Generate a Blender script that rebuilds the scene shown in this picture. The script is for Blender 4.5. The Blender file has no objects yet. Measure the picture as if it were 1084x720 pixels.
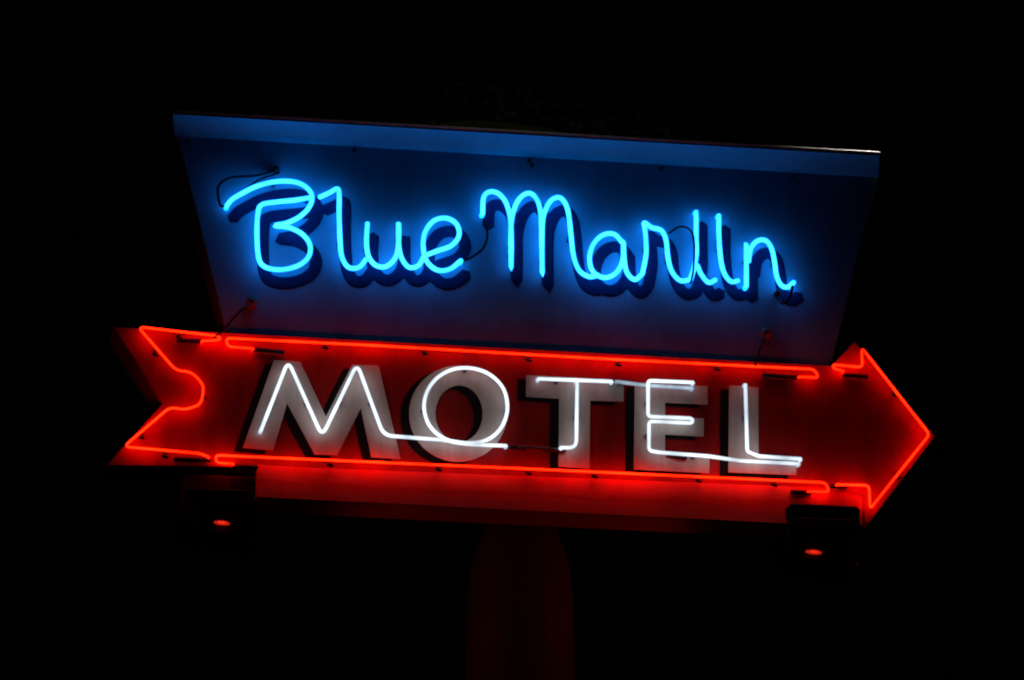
import bpy, bmesh, math, random
from mathutils import Vector, Matrix
random.seed(4)
scene = bpy.context.scene
scene.view_settings.view_transform = 'Standard'
scene.view_settings.look = 'None'
scene.view_settings.exposure = 0

# ------------------------------------------------------------------ camera
F = 3770.0
H = 7.4
ELEV, YAW, DIST = math.radians(18), math.radians(9.3), 18.85
T = Vector((0, 0, H))
C = T - DIST * Vector((math.sin(YAW) * math.cos(ELEV), math.cos(YAW) * math.cos(ELEV), math.sin(ELEV)))
q = (T - C).to_track_quat('-Z', 'Y')
cd = bpy.data.cameras.new("camera")
cam = bpy.data.objects.new("camera", cd)
scene.collection.objects.link(cam)
cam.location = C
cam.rotation_mode = 'QUATERNION'
cam.rotation_quaternion = q
cd.sensor_width = 36
cd.lens = 36 * F / 1084
cd.clip_end = 500
cd.dof.use_dof = True
cd.dof.aperture_fstop = 2.8
cd.dof.focus_distance = 16.0
scene.camera = cam

def P(px, py, d=0.0):
    """survey of the sign: point of the sign face (standing d metres proud of it)"""
    r = q @ Vector(((px - 542) / F, -(py - 360) / F, -1))
    t = (-d - C.y) / r.y
    return C + r * t
PX = 1 / 200.0

# ------------------------------------------------------------------ world
w = bpy.data.worlds.new("World")
scene.world = w
w.use_nodes = True
w.node_tree.nodes["Background"].inputs[0].default_value = (0.4, 0.45, 0.6, 1)
w.node_tree.nodes["Background"].inputs[1].default_value = 0.0004

# ------------------------------------------------------------------ materials
def paint(name, c1, c2=None, rough=0.5, scale=6.0, stretch=(1, 1, 1), bump=0.0, metallic=0.0, spec=0.4):
    m = bpy.data.materials.new(name)
    m.use_nodes = True
    nt = m.node_tree
    b = nt.nodes["Principled BSDF"]
    b.inputs["Roughness"].default_value = rough
    b.inputs["Metallic"].default_value = metallic
    b.inputs["Specular IOR Level"].default_value = spec
    c2 = c2 or tuple(x * 0.6 for x in c1)
    tc = nt.nodes.new("ShaderNodeTexCoord")
    mp = nt.nodes.new("ShaderNodeMapping")
    mp.inputs["Scale"].default_value = stretch
    nz = nt.nodes.new("ShaderNodeTexNoise")
    nz.inputs["Scale"].default_value = scale
    nz.inputs["Detail"].default_value = 8
    nz.inputs["Roughness"].default_value = 0.65
    cr = nt.nodes.new("ShaderNodeValToRGB")
    cr.color_ramp.elements[0].position = 0.35
    cr.color_ramp.elements[0].color = (*c2, 1)
    cr.color_ramp.elements[1].position = 0.65
    cr.color_ramp.elements[1].color = (*c1, 1)
    nt.links.new(tc.outputs["Object"], mp.inputs[0])
    nt.links.new(mp.outputs[0], nz.inputs["Vector"])
    nt.links.new(nz.outputs["Fac"], cr.inputs[0])
    nt.links.new(cr.outputs[0], b.inputs["Base Color"])
    if bump:
        bp = nt.nodes.new("ShaderNodeBump")
        bp.inputs["Strength"].default_value = bump
        bp.inputs["Distance"].default_value = 0.01
        nt.links.new(nz.outputs["Fac"], bp.inputs["Height"])
        nt.links.new(bp.outputs[0], b.inputs["Normal"])
    return m

def neon(name, core, edge, s_core, s_edge, lo=0.75, hi=1.15, nscale=5):
    m = bpy.data.materials.new(name)
    m.use_nodes = True
    nt = m.node_tree
    for n in list(nt.nodes):
        nt.nodes.remove(n)
    out = nt.nodes.new("ShaderNodeOutputMaterial")
    em = nt.nodes.new("ShaderNodeEmission")
    lw = nt.nodes.new("ShaderNodeLayerWeight")
    lw.inputs[0].default_value = 0.5
    cr = nt.nodes.new("ShaderNodeValToRGB")
    cr.color_ramp.elements[0].position = 0.05
    cr.color_ramp.elements[1].position = 0.8
    mx = max(s_core, s_edge)
    cr.color_ramp.elements[0].color = (*[c * s_core / mx for c in core], 1)
    cr.color_ramp.elements[1].color = (*[c * s_edge / mx for c in edge], 1)
    # slow unevenness of the gas discharge along the tube
    tc = nt.nodes.new("ShaderNodeTexCoord")
    nz = nt.nodes.new("ShaderNodeTexNoise")
    nz.inputs["Scale"].default_value = nscale
    mr = nt.nodes.new("ShaderNodeMapRange")
    mr.inputs[1].default_value = 0.3
    mr.inputs[2].default_value = 0.7
    mr.inputs[3].default_value = lo * mx
    mr.inputs[4].default_value = hi * mx
    nt.links.new(tc.outputs["Object"], nz.inputs["Vector"])
    nt.links.new(nz.outputs["Fac"], mr.inputs[0])
    nt.links.new(lw.outputs["Facing"], cr.inputs[0])
    nt.links.new(cr.outputs[0], em.inputs[0])
    nt.links.new(mr.outputs[0], em.inputs[1])
    nt.links.new(em.outputs[0], out.inputs[0])
    return m

M_BLUE = paint("blue_enamel", (0.14, 0.47, 0.66), (0.09, 0.33, 0.48), 0.6, 3, (1, 1, 0.5), spec=0.06)
M_TRIM = paint("pale_blue_trim_paint", (0.045, 0.72, 0.90), (0.03, 0.58, 0.76), 0.5, 4, spec=0.15)
M_ALU = paint("highlight_bead_aluminium", (0.7, 0.7, 0.72), (0.45, 0.45, 0.47), 0.4, 8, metallic=0.6)
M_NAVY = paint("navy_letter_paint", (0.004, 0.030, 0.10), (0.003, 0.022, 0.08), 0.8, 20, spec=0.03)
M_RED = paint("red_enamel", (0.58, 0.014, 0.012), (0.28, 0.008, 0.007), 0.55, 4, (1, 1, 0.35), spec=0.2)
M_REDTRIM = paint("weathered_red_trim", (0.95, 0.07, 0.055), (0.75, 0.04, 0.03), 0.6, 3, (1, 1, 0.6), 0.0, spec=0.2)
M_WHITE = paint("white_letter_paint", (0.88, 0.76, 0.66), (0.60, 0.50, 0.43), 0.6, 6, (1, 1, 0.4), spec=0.2)
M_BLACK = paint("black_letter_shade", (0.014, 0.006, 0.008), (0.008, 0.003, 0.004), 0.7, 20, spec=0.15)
M_DARK = paint("dark_sheet_metal", (0.038, 0.028, 0.028), (0.018, 0.015, 0.015), 0.6, 12, bump=0.2, spec=0.3)
M_POLE = paint("maroon_pole_paint", (0.17, 0.075, 0.06), (0.11, 0.045, 0.038), 0.6, 3, (1, 1, 0.6), 0.15, spec=0.2)
M_CABLE = paint("black_cable_rubber", (0.012, 0.01, 0.012), None, 0.55, 30)
M_GLASS = paint("glass_tube_support", (0.12, 0.14, 0.16), None, 0.25, 30)
M_CERAMIC = paint("brown_ceramic_bushing", (0.25, 0.12, 0.09), None, 0.4, 30)
M_OLIVE = paint("olive_mount_paint", (0.52, 0.45, 0.12), (0.30, 0.25, 0.06), 0.7, 20)
M_LEAF = paint("leaf_green", (0.09, 0.10, 0.07), (0.03, 0.035, 0.025), 0.7, 2)
M_BARK = paint("bark", (0.10, 0.07, 0.05), None, 0.9, 10, bump=0.4)
# rgb radiance (core, edge)
N_CYAN = neon("cyan_neon_gas", (0.022, 0.30, 1.0), (0.0010, 0.23, 0.85), 6.0, 5.0, 0.55, 1.15, 7)
N_RED = neon("red_neon_gas", (1.0, 0.0080, 0.0009), (1.0, 0.0024, 0.0004), 10.5, 9.0, 0.25, 1.25, 3)
N_WHITE = neon("white_neon_gas", (0.84, 0.94, 1.0), (0.40, 0.52, 0.72), 1.7, 1.1, 0.45, 1.15, 5)
N_DIM = neon("dim_white_neon_gas", (0.65, 0.82, 1.0), (0.26, 0.38, 0.55), 0.75, 0.5, 0.4, 1.2, 8)
N_GLINT = neon("red_glint_emission", (1.0, 0.03, 0.01), (0.6, 0.005, 0.002), 0.9, 0.4, 0.3, 1.4, 25)  # emission that draws the red glint on the floodlight lenses

# ------------------------------------------------------------------ mesh helpers
WORLD = {}
def make_obj(name, verts, faces, mat, parent=None, smooth=False, label=None, bevel=0):
    lo = Vector([min(v[i] for v in verts) for i in range(3)])
    hi = Vector([max(v[i] for v in verts) for i in range(3)])
    c = (lo + hi) / 2
    me = bpy.data.meshes.new(name)
    me.from_pydata([Vector(v) - c for v in verts], [], faces)
    bm = bmesh.new()
    bm.from_mesh(me)
    bmesh.ops.recalc_face_normals(bm, faces=bm.faces)
    big = [f for f in bm.faces if len(f.verts) > 4]
    if big and not bevel:
        bmesh.ops.triangulate(bm, faces=big)
    bm.to_mesh(me)
    bm.free()
    me.materials.append(mat)
    if smooth:
        for p in me.polygons:
            p.use_smooth = True
    ob = bpy.data.objects.new(name, me)
    scene.collection.objects.link(ob)
    WORLD[ob] = c
    if parent is not None:
        ob.parent = parent
        ob.location = c - WORLD[parent]
    else:
        ob.location = c
    if label:
        ob["label"] = label
    if bevel:
        md = ob.modifiers.new("bevel", 'BEVEL')
        md.width = bevel
        md.segments = 2
        md.limit_method = 'ANGLE'
    return ob

def empty(name, loc, label, cat):
    e = bpy.data.objects.new(name, None)
    e.location = loc
    e.empty_display_size = 0.3
    scene.collection.objects.link(e)
    WORLD[e] = Vector(loc)
    e["label"] = label
    e["category"] = cat
    return e

def plate(name, pts, d, thick, mat, parent, bevel=0, label=None, shift=(0, 0)):
    fr = [P(p[0] + shift[0], p[1] + shift[1], p[2] if len(p) > 2 else d) for p in pts]
    bk = [Vector((v.x, -d + thick, v.z)) for v in fr]
    n = len(fr)
    faces = [list(range(n)), list(range(2 * n - 1, n - 1, -1))]
    faces += [[i, (i + 1) % n, n + (i + 1) % n, n + i] for i in range(n)]
    return make_obj(name, fr + bk, faces, mat, parent, label=label, bevel=bevel)

def catmull(pts, k=7):
    pts = [Vector(p) for p in pts]
    p = [2 * pts[0] - pts[1]] + pts + [2 * pts[-1] - pts[-2]]
    out = []
    for i in range(1, len(p) - 2):
        a, b, c, d = p[i - 1], p[i], p[i + 1], p[i + 2]
        for j in range(k):
            t = j / k
            out.append(0.5 * ((2 * b) + (c - a) * t + (2 * a - 5 * b + 4 * c - d) * t * t + (3 * b - a - 3 * c + d) * t ** 3))
    out.append(pts[-1])
    return out

def rounded(pts, r):
    """polyline with filleted corners, r in the units of pts"""
    pts = [Vector(p) for p in pts]
    out = [pts[0]]
    for i in range(1, len(pts) - 1):
        a, b, c = pts[i - 1], pts[i], pts[i + 1]
        ra = min(r, (a - b).length * 0.48)
        rc = min(r, (c - b).length * 0.48)
        s = b + (a - b).normalized() * ra
        e = b + (c - b).normalized() * rc
        for j in range(6):
            t = j / 5
            out.append((1 - t) ** 2 * s + 2 * t * (1 - t) * b + t * t * e)
    out.append(pts[-1])
    res = [out[0]]
    for v in out[1:]:
        if (v - res[-1]).length > 1e-4:
            res.append(v)
    return res

def sweep(name, pts, rad, mat, parent, ns=10, flat=None, label=None):
    pts = [Vector(p) for p in pts]
    cl = [pts[0]]
    for v in pts[1:]:
        if (v - cl[-1]).length > 0.002:
            cl.append(v)
    pts = cl
    n = len(pts)
    verts, faces = [], []
    prev = None
    for i in range(n):
        t = (pts[min(i + 1, n - 1)] - pts[max(i - 1, 0)]).normalized()
        if flat:
            nn = Vector((0, -1, 0))
            s = t.cross(nn).normalized()
        else:
            if prev is None:
                up = Vector((0, -1, 0)) if abs(t.y) < 0.9 else Vector((0, 0, 1))
                nn = (up - t * up.dot(t)).normalized()
            else:
                nn = (prev - t * prev.dot(t)).normalized()
            prev = nn
            s = t.cross(nn)
        for k in range(ns):
            a = 2 * math.pi * k / ns
            if flat:
                sn = math.sin(a)
                cs = math.cos(a)
                verts.append(pts[i] + s * math.copysign(abs(cs) ** 0.6, cs) * rad + nn * math.copysign(abs(sn) ** 0.45, sn) * flat)
            else:
                verts.append(pts[i] + (s * math.cos(a) + nn * math.sin(a)) * rad)
    for i in range(n - 1):
        for k in range(ns):
            a, b = i * ns + k, i * ns + (k + 1) % ns
            faces.append([a, b, b + ns, a + ns])
    for end in (0, n - 1):
        t = (pts[0] - pts[1]).normalized() if end == 0 else (pts[-1] - pts[-2]).normalized()
        verts.append(pts[end] + t * rad * 0.7)
        ci = len(verts) - 1
        for k in range(ns):
            faces.append([end * ns + k, end * ns + (k + 1) % ns, ci])
    return make_obj(name, verts, faces, mat, parent, smooth=not flat, label=label)

def rod(name, a, b, r, mat, parent, ns=10, label=None):
    return sweep(name, [a, a.lerp(b, 0.5), b], r, mat, parent, ns=ns, label=label)

# ------------------------------------------------------------------ the sign
pole_c = P(551, 640, -0.45)
base = Vector((pole_c.x, 0.45, 0))
sign = empty("motel_sign", base, "motel sign with cyan script and red neon arrow on pole", "sign")

# ---- blue panel
blue = plate("blue_panel", [(186, 138), (930, 182), (884, 372), (877, 398), (247, 366), (237, 345)], 0, 0.28, M_BLUE, sign, bevel=0.006,
             label="blue tapered upper panel lit by script neon")
a_l, a_r = P(183, 118, 0.16), P(931, 162, 0.16)
b_l, b_r = P(185, 144, 0.012), P(930, 188, 0.012)
lip_l, lip_r = P(183, 121, 0.16), P(931, 165, 0.16)
order_l = [a_l, lip_l, b_l, Vector((b_l.x, -0.004, b_l.z + 0.01)), Vector((a_l.x, -0.004, a_l.z))]
order_r = [a_r, lip_r, b_r, Vector((b_r.x, -0.004, b_r.z + 0.01)), Vector((a_r.x, -0.004, a_r.z))]
k = len(order_l)
make_obj("top_trim", order_l + order_r,
         [list(range(k)), list(range(2 * k - 1, k - 1, -1))] + [[i, (i + 1) % k, k + (i + 1) % k, k + i] for i in range(k)],
         M_TRIM, blue, label="pale blue sloping trim along the top edge")
rod("highlight_bead", P(183, 118, 0.158), P(931, 162, 0.158), 0.007, M_ALU, blue, 16, label="thin metal bead added for the top edge highlight")  # rod added along the lip to carry a pale highlight

# ---- script lettering, one path per letter (surveyed coordinates)
SC = {
 'B': [(240,218),(246,211),(256,205),(270,198),(288,193),(306,192),(321,196),(330,206),(328,218),(318,229),(304,236),(291,239),(306,241),(320,248),(328,259),(327,271),(318,280),(303,285),(288,285),(277,280),(273,268),(272,245),(273,226),(277,217),(292,214),(312,212),(330,209)],
 'l': [(338,209),(349,204),(357,200),(359,206),(359,230),(360,255),(362,272),(369,283),(380,283),(388,274)],
 'u': [(389,236),(388,255),(390,271),(398,281),(409,282),(419,272),(422,255),(422,236),(422,258),(425,273),(433,283),(443,281),(449,271)],
 'e': [(449,271),(462,266),(478,260),(486,249),(483,237),(472,231),(459,234),(450,246),(448,262),(452,277),(463,286),(476,285),(488,276)],
 'M': [(511,226),(512,209),(519,203),(529,206),(537,218),(541,240),(541,285),(541,240),(546,217),(555,206),(564,206),(571,218),(573,240),(574,291),(574,240),(578,221),(585,211),(594,210),(601,222),(604,245),(607,270),(613,286),(624,293),(634,291)],
 'a': [(659,257),(650,248),(638,249),(628,259),(624,274),(628,288),(640,294),(652,289),(659,276),(660,256),(661,276),(664,289),(672,296),(680,290)],
 'r': [(680,290),(684,268),(683,245),(682,236),(690,241),(700,244),(705,254),(707,272),(711,287),(720,297),(731,296)],
 'l2': [(737,224),(737,250),(737,270),(733,290),(730,297),(737,281),(742,290),(750,299),(758,296)],
 'i': [(761,228),(761,250),(763,275),(767,290),(774,298),(782,297)],
 'n': [(790,303),(790,284),(790,258),(792,278),(795,263),(802,255),(811,255),(817,264),(820,278),(822,292),(827,302),(834,304),(840,299)],
}
DN = 0.054
for key, pts in SC.items():
    ch = key[0]
    pp = catmull(pts, 6)
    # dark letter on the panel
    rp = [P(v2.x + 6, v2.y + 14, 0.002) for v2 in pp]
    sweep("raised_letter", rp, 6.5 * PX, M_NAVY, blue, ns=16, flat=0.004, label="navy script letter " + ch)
    np_ = [P(v2.x, v2.y, DN) for v2 in pp]
    if key in ('B', 'M', 'l2', 'i', 'n'):
        np_ = [np_[0] + Vector((0, 0.04, 0)), np_[0] + Vector((0, 0.012, 0))] + np_
    if key in ('e', 'n', 'B'):
        np_ = np_ + [np_[-1] + Vector((0, 0.012, 0)), np_[-1] + Vector((0, 0.04, 0))]
    sweep("neon_letter", np_, 2.7 * PX, N_CYAN, blue, ns=12, label="cyan neon script letter " + ch)

def support(px, py, dn, dp, parent):
    a = P(px, py, dn)
    rod("tube_support", Vector((a.x, -dp, a.z)), Vector((a.x, -(dn - 2.7 * PX), a.z)), 0.011, M_GLASS, parent, 8)
for x, y in [(273,262),(328,264),(290,193),(360,255),(388,262),(422,250),(450,262),(484,240),(541,268),(574,275),(574,240),(604,250),
             (624,272),(660,268),(684,262),(708,275),(737,250),(762,262),(790,275),(820,278)]:
    support(x, y, DN, 0.0, blue)
for x, y in [(273,255),(360,240),(422,262),(541,262),(604,255),(707,270),(762,255),(820,276),(328,262)]:
    a = P(x, y, DN)
    rod("tube_clip", a + Vector((-0.017, 0.010, 0)), a + Vector((0.017, 0.010, 0)), 0.007, M_DARK, blue, 8)

# cables
def cable(pts, r=0.007, parent=blue, label=None):
    c3 = [P(*p) for p in pts]
    sweep("cable", catmull(c3, 8), r, M_CABLE, parent, ns=8, label=label)
cable([(240,217,0.05),(234,218,0.05),(231,208,0.05),(232,196,0.05),(245,188,0.04),(270,186,0.03),(292,181,0.0)])
cable([(262,199,0.05),(275,190,0.05),(295,183,0.02),(290,181,0)], 0.006)
cable([(488,277,0.05),(500,272,0.05),(512,262,0.05),(516,248,0.05),(512,232,0.05)])
cable([(708,247,0.08),(720,240,0.09),(731,244,0.09),(735,258,0.09),(734,285,0.08),(731,300,0.06)], 0.006)
cable([(839,303,0.07),(836,314,0.06),(828,321,0.05),(822,312,0)], 0.009)
cable([(266,322,0.05),(258,326,0.09),(248,336,0.1),(236,350,0.12),(226,358,0.12)], 0.0065)
cable([(810,354,0.05),(807,362,0.1),(803,374,0.12),(799,388,0.12)], 0.0065)
for x, y in [(266, 322), (810, 354), (292,181), (822,312)]:
    r = 0.030 if y > 315 and x != 822 else 0.016
    a = P(x, y, 0.0)
    rod("bushing", a, a + Vector((0, -0.04, 0)), r, M_CERAMIC if r > 0.02 else M_DARK, blue, 16)
for x, y in [(198,150),(375,160),(560,171),(563,176),(700,179),(838,189)]:
    a = P(x, y, 0.01)
    rod("bolt", a, a + Vector((0, -0.02, 0)), 0.012, M_DARK, blue, 8)

# olive mount on the top
ol = [(462,141),(466,131),(478,128),(505,127.5),(545,131),(585,136.5),(594,141),(596,148)]
plate("lifting_mount", ol, -0.20, 0.10, M_OLIVE, sign, label="olive metal mount on top of the panel")

# ---- arrow
DA = 0.07
arrow_pts = [(119,346),(160,348),(240,352),(880,387),(905,361),(990,462),(917,558),(912,525),(860,520),(300,497),(230,494),(112,493),(172,427)]
arrow = plate("arrow_panel", arrow_pts, DA, 0.30, M_RED, sign, bevel=0.005, label="red arrow shaped panel outlined in red neon")
plate("lower_trim", [(271,488,0.064),(880,512,0.064),(913,524,0.064),(913,556,0.12),(833,554,0.12),(272,526,0.12)], DA - 0.006, 0.24, M_REDTRIM, arrow,
      label="weathered red band below the arrow")

MOTEL = {
 'M': [(257,474),(290,381),(318,383),(345,441),(373,386),(401,387),(424,486),(393,484),(382,432),(357,482),(333,481),(304,427),(289,477)],
 'T': [(557,397),(660,402),(660,425),(625,424),(624,496),(591,494),(592,422),(557,420)],
 'E': [(672,405),(749,409),(749,428),(704,426),(704,441),(745,443),(745,462),(704,460),(704,478),(751,481),(751,501),(671,497)],
 'L': [(772,408),(803,410),(803,482),(843,484),(843,503),(771,500)],
}
def ring(name, cx, cy, rx, ry, ix, iy, d, thick, mat, parent, label=None, n=48):
    vs, fs = [], []
    for i in range(n):
        a = 2 * math.pi * i / n
        o = P(cx + rx * math.cos(a), cy + ry * math.sin(a), d)
        b = P(cx + 1 + ix * math.cos(a), cy + iy * math.sin(a), d)
        vs += [o, b, o + Vector((0, thick, 0)), b + Vector((0, thick, 0))]
    for i in range(n):
        j = (i + 1) % n
        A, B = i * 4, j * 4
        fs += [[A, B, B + 1, A + 1], [A + 2, A + 3, B + 3, B + 2], [A, A + 2, B + 2, B], [A + 1, B + 1, B + 3, A + 3]]
    return make_obj(name, vs, fs, mat, parent, label=label)
for chh, pts in MOTEL.items():
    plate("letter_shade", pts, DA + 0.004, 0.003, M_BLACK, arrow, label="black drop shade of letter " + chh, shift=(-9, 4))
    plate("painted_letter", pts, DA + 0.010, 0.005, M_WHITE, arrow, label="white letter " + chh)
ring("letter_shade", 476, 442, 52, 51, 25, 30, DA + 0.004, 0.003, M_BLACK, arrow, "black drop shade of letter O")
ring("painted_letter", 485, 438, 52, 51, 25, 30, DA + 0.010, 0.005, M_WHITE, arrow, "white letter O")

# white neon
DW = DA + 0.062
def ptube(pts, mat, parent, rad, r=9, d=DW, back=(True, True), name="neon_tube", label=None, bk=0.035):
    if r:
        pr = rounded([Vector((x, y)) for x, y in pts], r)
    else:
        pr = catmull([Vector((x, y)) for x, y in pts], 6)
    c3 = [P(v2.x, v2.y, d) for v2 in pr]
    if back[0]:
        c3 = [c3[0] + Vector((0, bk, 0)), c3[0] + Vector((0, bk * 0.3, 0))] + c3
    if back[1]:
        c3 = c3 + [c3[-1] + Vector((0, bk * 0.3, 0)), c3[-1] + Vector((0, bk, 0))]
    return sweep(name, c3, rad, mat, parent, ns=12, label=label)
RW = 2.15 * PX
ptube([(276,456),(305,382),(341,462),(378,385),(406,461),(470,466)], N_WHITE, arrow, RW, 10, back=(True, False), name="neon_letter", label="white neon letter M")
oo = [(470,466),(497,469),(517,465),(531,452),(537,433),(533,412),(519,397),(500,390),(480,391),(463,400),(452,415),(449,433),(455,451),(470,464),(492,470),(536,472)]
ptube(oo, N_WHITE, arrow, RW, 0, d=DW + 0.004, back=(False, True), name="neon_letter", label="white neon letter O")
ptube([(570,401),(648,404)], N_WHITE, arrow, RW, 9, name="neon_letter", label="white neon letter T")
ptube([(611,404),(610,474),(594,474)], N_WHITE, arrow, RW, 8, d=DW - 0.003, name="neon_letter", label="white neon stem of letter T")
ptube([(652,404),(684,408),(733,411)], N_DIM, arrow, RW, 9, d=DW - 0.02)
ptube([(734,405),(686,403),(686,441),(733,443),(733,448),(687,446),(687,477),(698,479),(750,483),(785,488),(846,491)], N_WHITE, arrow, RW, 4, name="neon_letter", label="white neon letter E")
ptube([(789,407),(791,478),(803,483),(848,486)], N_WHITE, arrow, RW, 3, d=DW + 0.016, name="neon_letter", label="white neon letter L")
ptube([(549,473),(592,476)], M_GLASS, arrow, RW * 0.7, 0, d=DW - 0.025, label="blacked out link tube")
for x, y in [(290,420),(325,425),(360,425),(393,425),(449,433),(537,433),(493,390),(611,440),(590,402),(686,425),(686,460),(790,440),(735,482),(825,487),(440,463)]:
    support(x, y, DW, DA, arrow)

# red neon
DR = DA + 0.048
RR = 1.35 * PX
ptube([(268,369),(241,367),(239,358),(400,366),(640,380),(862,391),(867,400),(846,399)], N_RED, arrow, RR, 5, d=DR, label="red neon line along the top")
ptube([(247,491),(229,490),(228,482),(550,496),(874,511),(878,521),(856,520)], N_RED, arrow, RR, 5, d=DR, label="red neon line along the bottom")
ptube([(214,361),(234,360),(232,356),(146,346),(186,392),(203,394),(216,408),(213,428),(196,434),(180,431),(131,473),(212,480),(221,484)], N_RED, arrow, RR, 7, d=DR, label="red neon outline of the notched tail")
ptube([(893,393),(882,390),(882,386),(913,389),(912,368),(984,460),(921,539),(920,514),(886,513)], N_RED, arrow, RR, 5, d=DR, label="red neon outline of the arrow head")
for x, y in [(190,352),(165,370),(150,458),(175,478),(345,363),(450,369),(560,376),(655,381),(760,386),(350,487),(465,492),(560,496),(630,499),(740,504),(820,508),(948,413),(952,500),(215,415)]:
    support(x, y, DR, DA, arrow)
    a = P(x, y, DR)
    rod("tube_clip", a + Vector((-0.012, 0.012, -0.02)), a + Vector((0.012, 0.012, -0.028)), 0.009, M_DARK, arrow, 8)
# black electrode sleeves and jumpers
def sleeve(p1, p2, d, r=0.013):
    rod("electrode_sleeve", P(*p1, d), P(*p2, d), r, M_CABLE, arrow, 10)
for p1, p2 in [((188,361),(214,361)),((268,370),(300,373)),((645,405),(664,404)),((808,397),(846,400)),((893,397),(918,399)),((575,476),(598,477)),
               ((247,494),(272,495)),((185,486),(222,487)),((838,521),(858,522)),((540,473),(556,475)),((706,481),(726,485)),((880,515),(896,515))]:
    sleeve(p1, p2, DR - 0.023)

# ---- pole with shouldered top
prof = [(0.0, 556), (30, 556), (38, 560), (40, 566), (46, 582), (52, 604), (54.5, 630), (56, 680), (57, 740), (58, 800)]
vs, fs = [], []
NS = 48
rings = []
for rpx, py in prof:
    z = P(551, py, -0.45).z
    rings.append((rpx * PX * 1.02, z))
rings.append((58.5 * PX, 0.0))
for r, z in rings:
    for i in range(NS):
        a = 2 * math.pi * i / NS
        vs.append(Vector((pole_c.x + max(r, 0.001) * math.cos(a), 0.45 + max(r, 0.001) * math.sin(a), z)))
for j in range(len(rings) - 1):
    for i in range(NS):
        a, b = j * NS + i, j * NS + (i + 1) % NS
        fs.append([a, b, b + NS, a + NS])
pole = make_obj("pole", vs, fs, M_POLE, sign, smooth=True, label="maroon round pole with rounded shoulder")
zt = P(551, 556, -0.45).z
rod("pole_neck", Vector((pole_c.x, 0.45, zt - 0.02)), Vector((pole_c.x, 0.45, zt + 0.35)), 0.14, M_DARK, sign, 24)
plate("rear_frame", [(300,400),(860,420),(860,530),(300,505)], -0.32, 0.25, M_DARK, sign, bevel=0.01, label="dark steel frame behind the panels")

# ------------------------------------------------------------------ floodlights
def flood(box, lens, label, df):
    (x0, y0, x1, y1) = box
    loc = P((x0 + x1) / 2, y0, -0.1)
    e = empty("floodlight", loc, label, "floodlight")
    e["group"] = "floodlights under the sign"
    s = (x1 - x0) * 0.045
    plate("housing", [(x0, y0 + 6), (x0 + 6, y0), (x1 - 3, y0 + s), (x1, y0 + s + 4), (x1 - 2, y1), (x1 - 14, y1 - 4), (x0 + 14, y1 - 12), (x0 + 4, y1 - 24)],
               df - 0.02, 0.34, M_DARK, e, bevel=0.01)
    lx, ly = lens
    plate("hood", [(x0 + 8, y0 + 16), (x1 - 6, y0 + 18), (x1 - 10, y0 + 24), (x0 + 12, y0 + 22)], df + 0.07, 0.12, M_DARK, e, bevel=0.004)
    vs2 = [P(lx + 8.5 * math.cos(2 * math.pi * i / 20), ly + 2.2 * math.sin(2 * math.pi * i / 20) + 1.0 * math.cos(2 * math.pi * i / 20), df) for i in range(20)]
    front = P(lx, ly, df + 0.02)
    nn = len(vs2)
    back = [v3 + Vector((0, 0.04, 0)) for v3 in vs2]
    make_obj("lens_glint", vs2 + back + [front], [[i, (i + 1) % nn, 2 * nn] for i in range(nn)] + [[i, (i + 1) % nn, nn + (i + 1) % nn, nn + i] for i in range(nn)],
             N_GLINT, e, smooth=True, label="emissive red glint on the lens")  # emissive disc put in for the red glint on the glass
    rod("bracket", P((x0 + x1) / 2, y0 - 6, -0.05), P((x0 + x1) / 2, y0 + 12, -0.05), 0.03, M_DARK, e, 12)
    rod("tilt_knob", P(x1 - 4, y1 - 8, df), P(x1 - 4, y1 + 3, df), 0.012, M_POLE, e, 10)
    return e
flood((190, 501, 272, 573), (235, 553), "dark box floodlight with red-glinting lens hanging below the arrow tail", 0.06)
flood((832, 532, 911, 604), (862, 584), "dark box floodlight with red-glinting lens hanging below the arrow head", 0.15)

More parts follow.
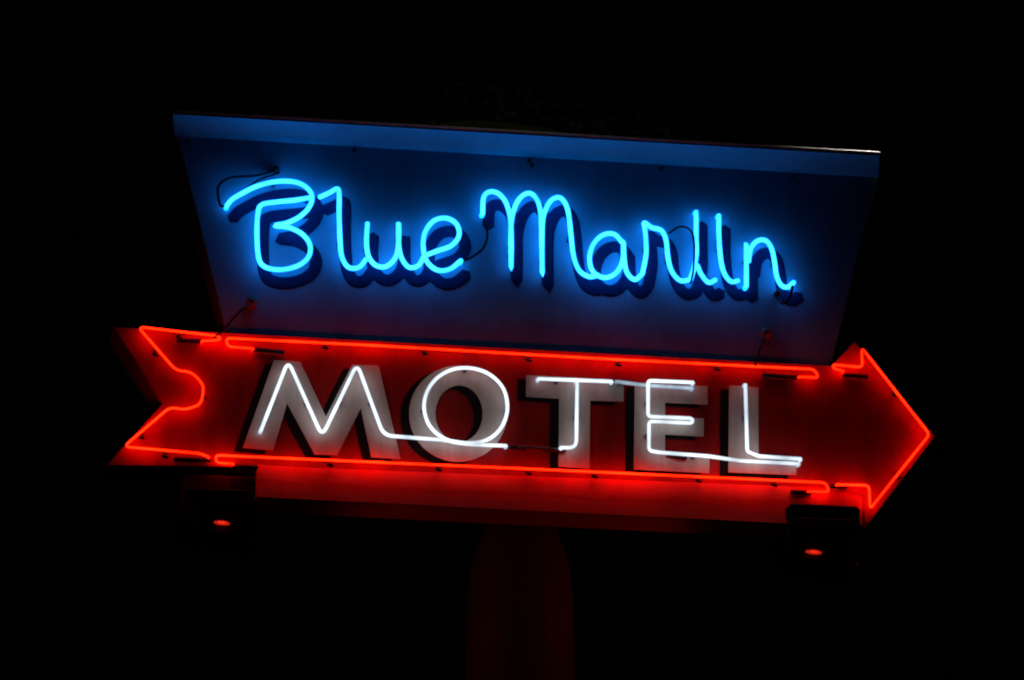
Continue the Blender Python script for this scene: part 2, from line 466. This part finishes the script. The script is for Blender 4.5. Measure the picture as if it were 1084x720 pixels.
# ------------------------------------------------------------------ tree far behind
def tree():
    D0 = -7.0
    cpt = P(590, 250, D0)
    e = empty("tree", Vector((P(550, 640, D0).x, -D0, 0)), "dark leafy tree standing behind the motel sign at night", "tree")
    trunk_top = Vector((cpt.x, -D0, cpt.z - 0.6))
    b0 = Vector((P(550, 640, D0).x, -D0, 0))
    vsx, fsx = [], []
    def limb(a, b, r0, r1):
        t = (b - a).normalized()
        u = t.orthogonal().normalized(); s = t.cross(u)
        st = len(vsx)
        for j in range(5):
            p = a.lerp(b, j / 4) + u * 0.05 * math.sin(j * 2.1); r = r0 + (r1 - r0) * j / 4
            for k2 in range(8):
                an = 2 * math.pi * k2 / 8
                vsx.append(p + u * r * math.cos(an) + s * r * math.sin(an))
        for j in range(4):
            for k2 in range(8):
                A, B = st + j * 8 + k2, st + j * 8 + (k2 + 1) % 8
                fsx.append([A, B, B + 8, A + 8])
    limb(b0, trunk_top, 0.22, 0.12)
    clumps = []
    for i in range(22):
        u = -1 + 2 * i / 21
        c0 = cpt + Vector((1.5 * u, random.uniform(-0.6, 0.6), 0.74 * math.sqrt(max(0, 1 - u * u)) + random.uniform(-0.25, 0.02)))
        clumps.append(c0)
        limb(trunk_top, c0, 0.05, 0.012)
    make_obj("trunk", vsx, fsx, M_BARK, e, smooth=True)
    lv, lf = [], []
    for c0 in clumps:
        for i in range(700):
            d = Vector((random.gauss(0, 1), random.gauss(0, 1), random.gauss(0, 0.7)))
            p = c0 + d * 0.2
            a = Vector((random.gauss(0, 1), random.gauss(0, 1), random.gauss(0, 1))).normalized()
            b = a.orthogonal().normalized()
            st = len(lv)
            L, W = 0.045, 0.02
            lv += [p - a * L, p + b * W, p + a * L, p - b * W]
            lf.append([st, st + 1, st + 2, st + 3])
    make_obj("crown", lv, lf, M_LEAF, e)
tree()

# ------------------------------------------------------------------ lights
sd = bpy.data.lights.new("overhead_fill", 'SUN')  # dim sun added overhead to lift the tree and mount out of black
sd.energy = 0.06
sd.angle = math.radians(0.5)
sd.color = (1.0, 0.95, 0.8)
so = bpy.data.objects.new("overhead_fill", sd)
so.rotation_euler = (math.radians(10), math.radians(6), 0)
scene.collection.objects.link(so)

def spot(name, loc, tgt, e, col=(1.0, 0.16, 0.10), size=75, soft=0.08):
    l = bpy.data.lights.new(name, 'SPOT')
    l.energy = e
    l.color = col
    l.spot_size = math.radians(size)
    l.spot_blend = 0.8
    l.shadow_soft_size = soft
    o = bpy.data.objects.new(name, l)
    o.location = loc
    o.rotation_mode = 'QUATERNION'
    o.rotation_quaternion = (Vector(tgt) - Vector(loc)).to_track_quat('-Z', 'Y')
    scene.collection.objects.link(o)
pm = P(551, 635, -0.45)
spot("pole_fill_spot", P(262, 612, 0.35), pm, 2.3)  # unseen red spot added to light the pole, apart from the housings
spot("pole_fill_spot", P(842, 640, 0.35), pm, 2.7)  # second added red spot, for the pole's right side
# unseen narrow spot added to put a rim highlight on the bead's end
spot("bead_highlight_spot", Vector((5.0, 4.0, 12.5)), P(915, 161, 0.15), 2200, (1.0, 0.95, 0.85), 8, 0.1)
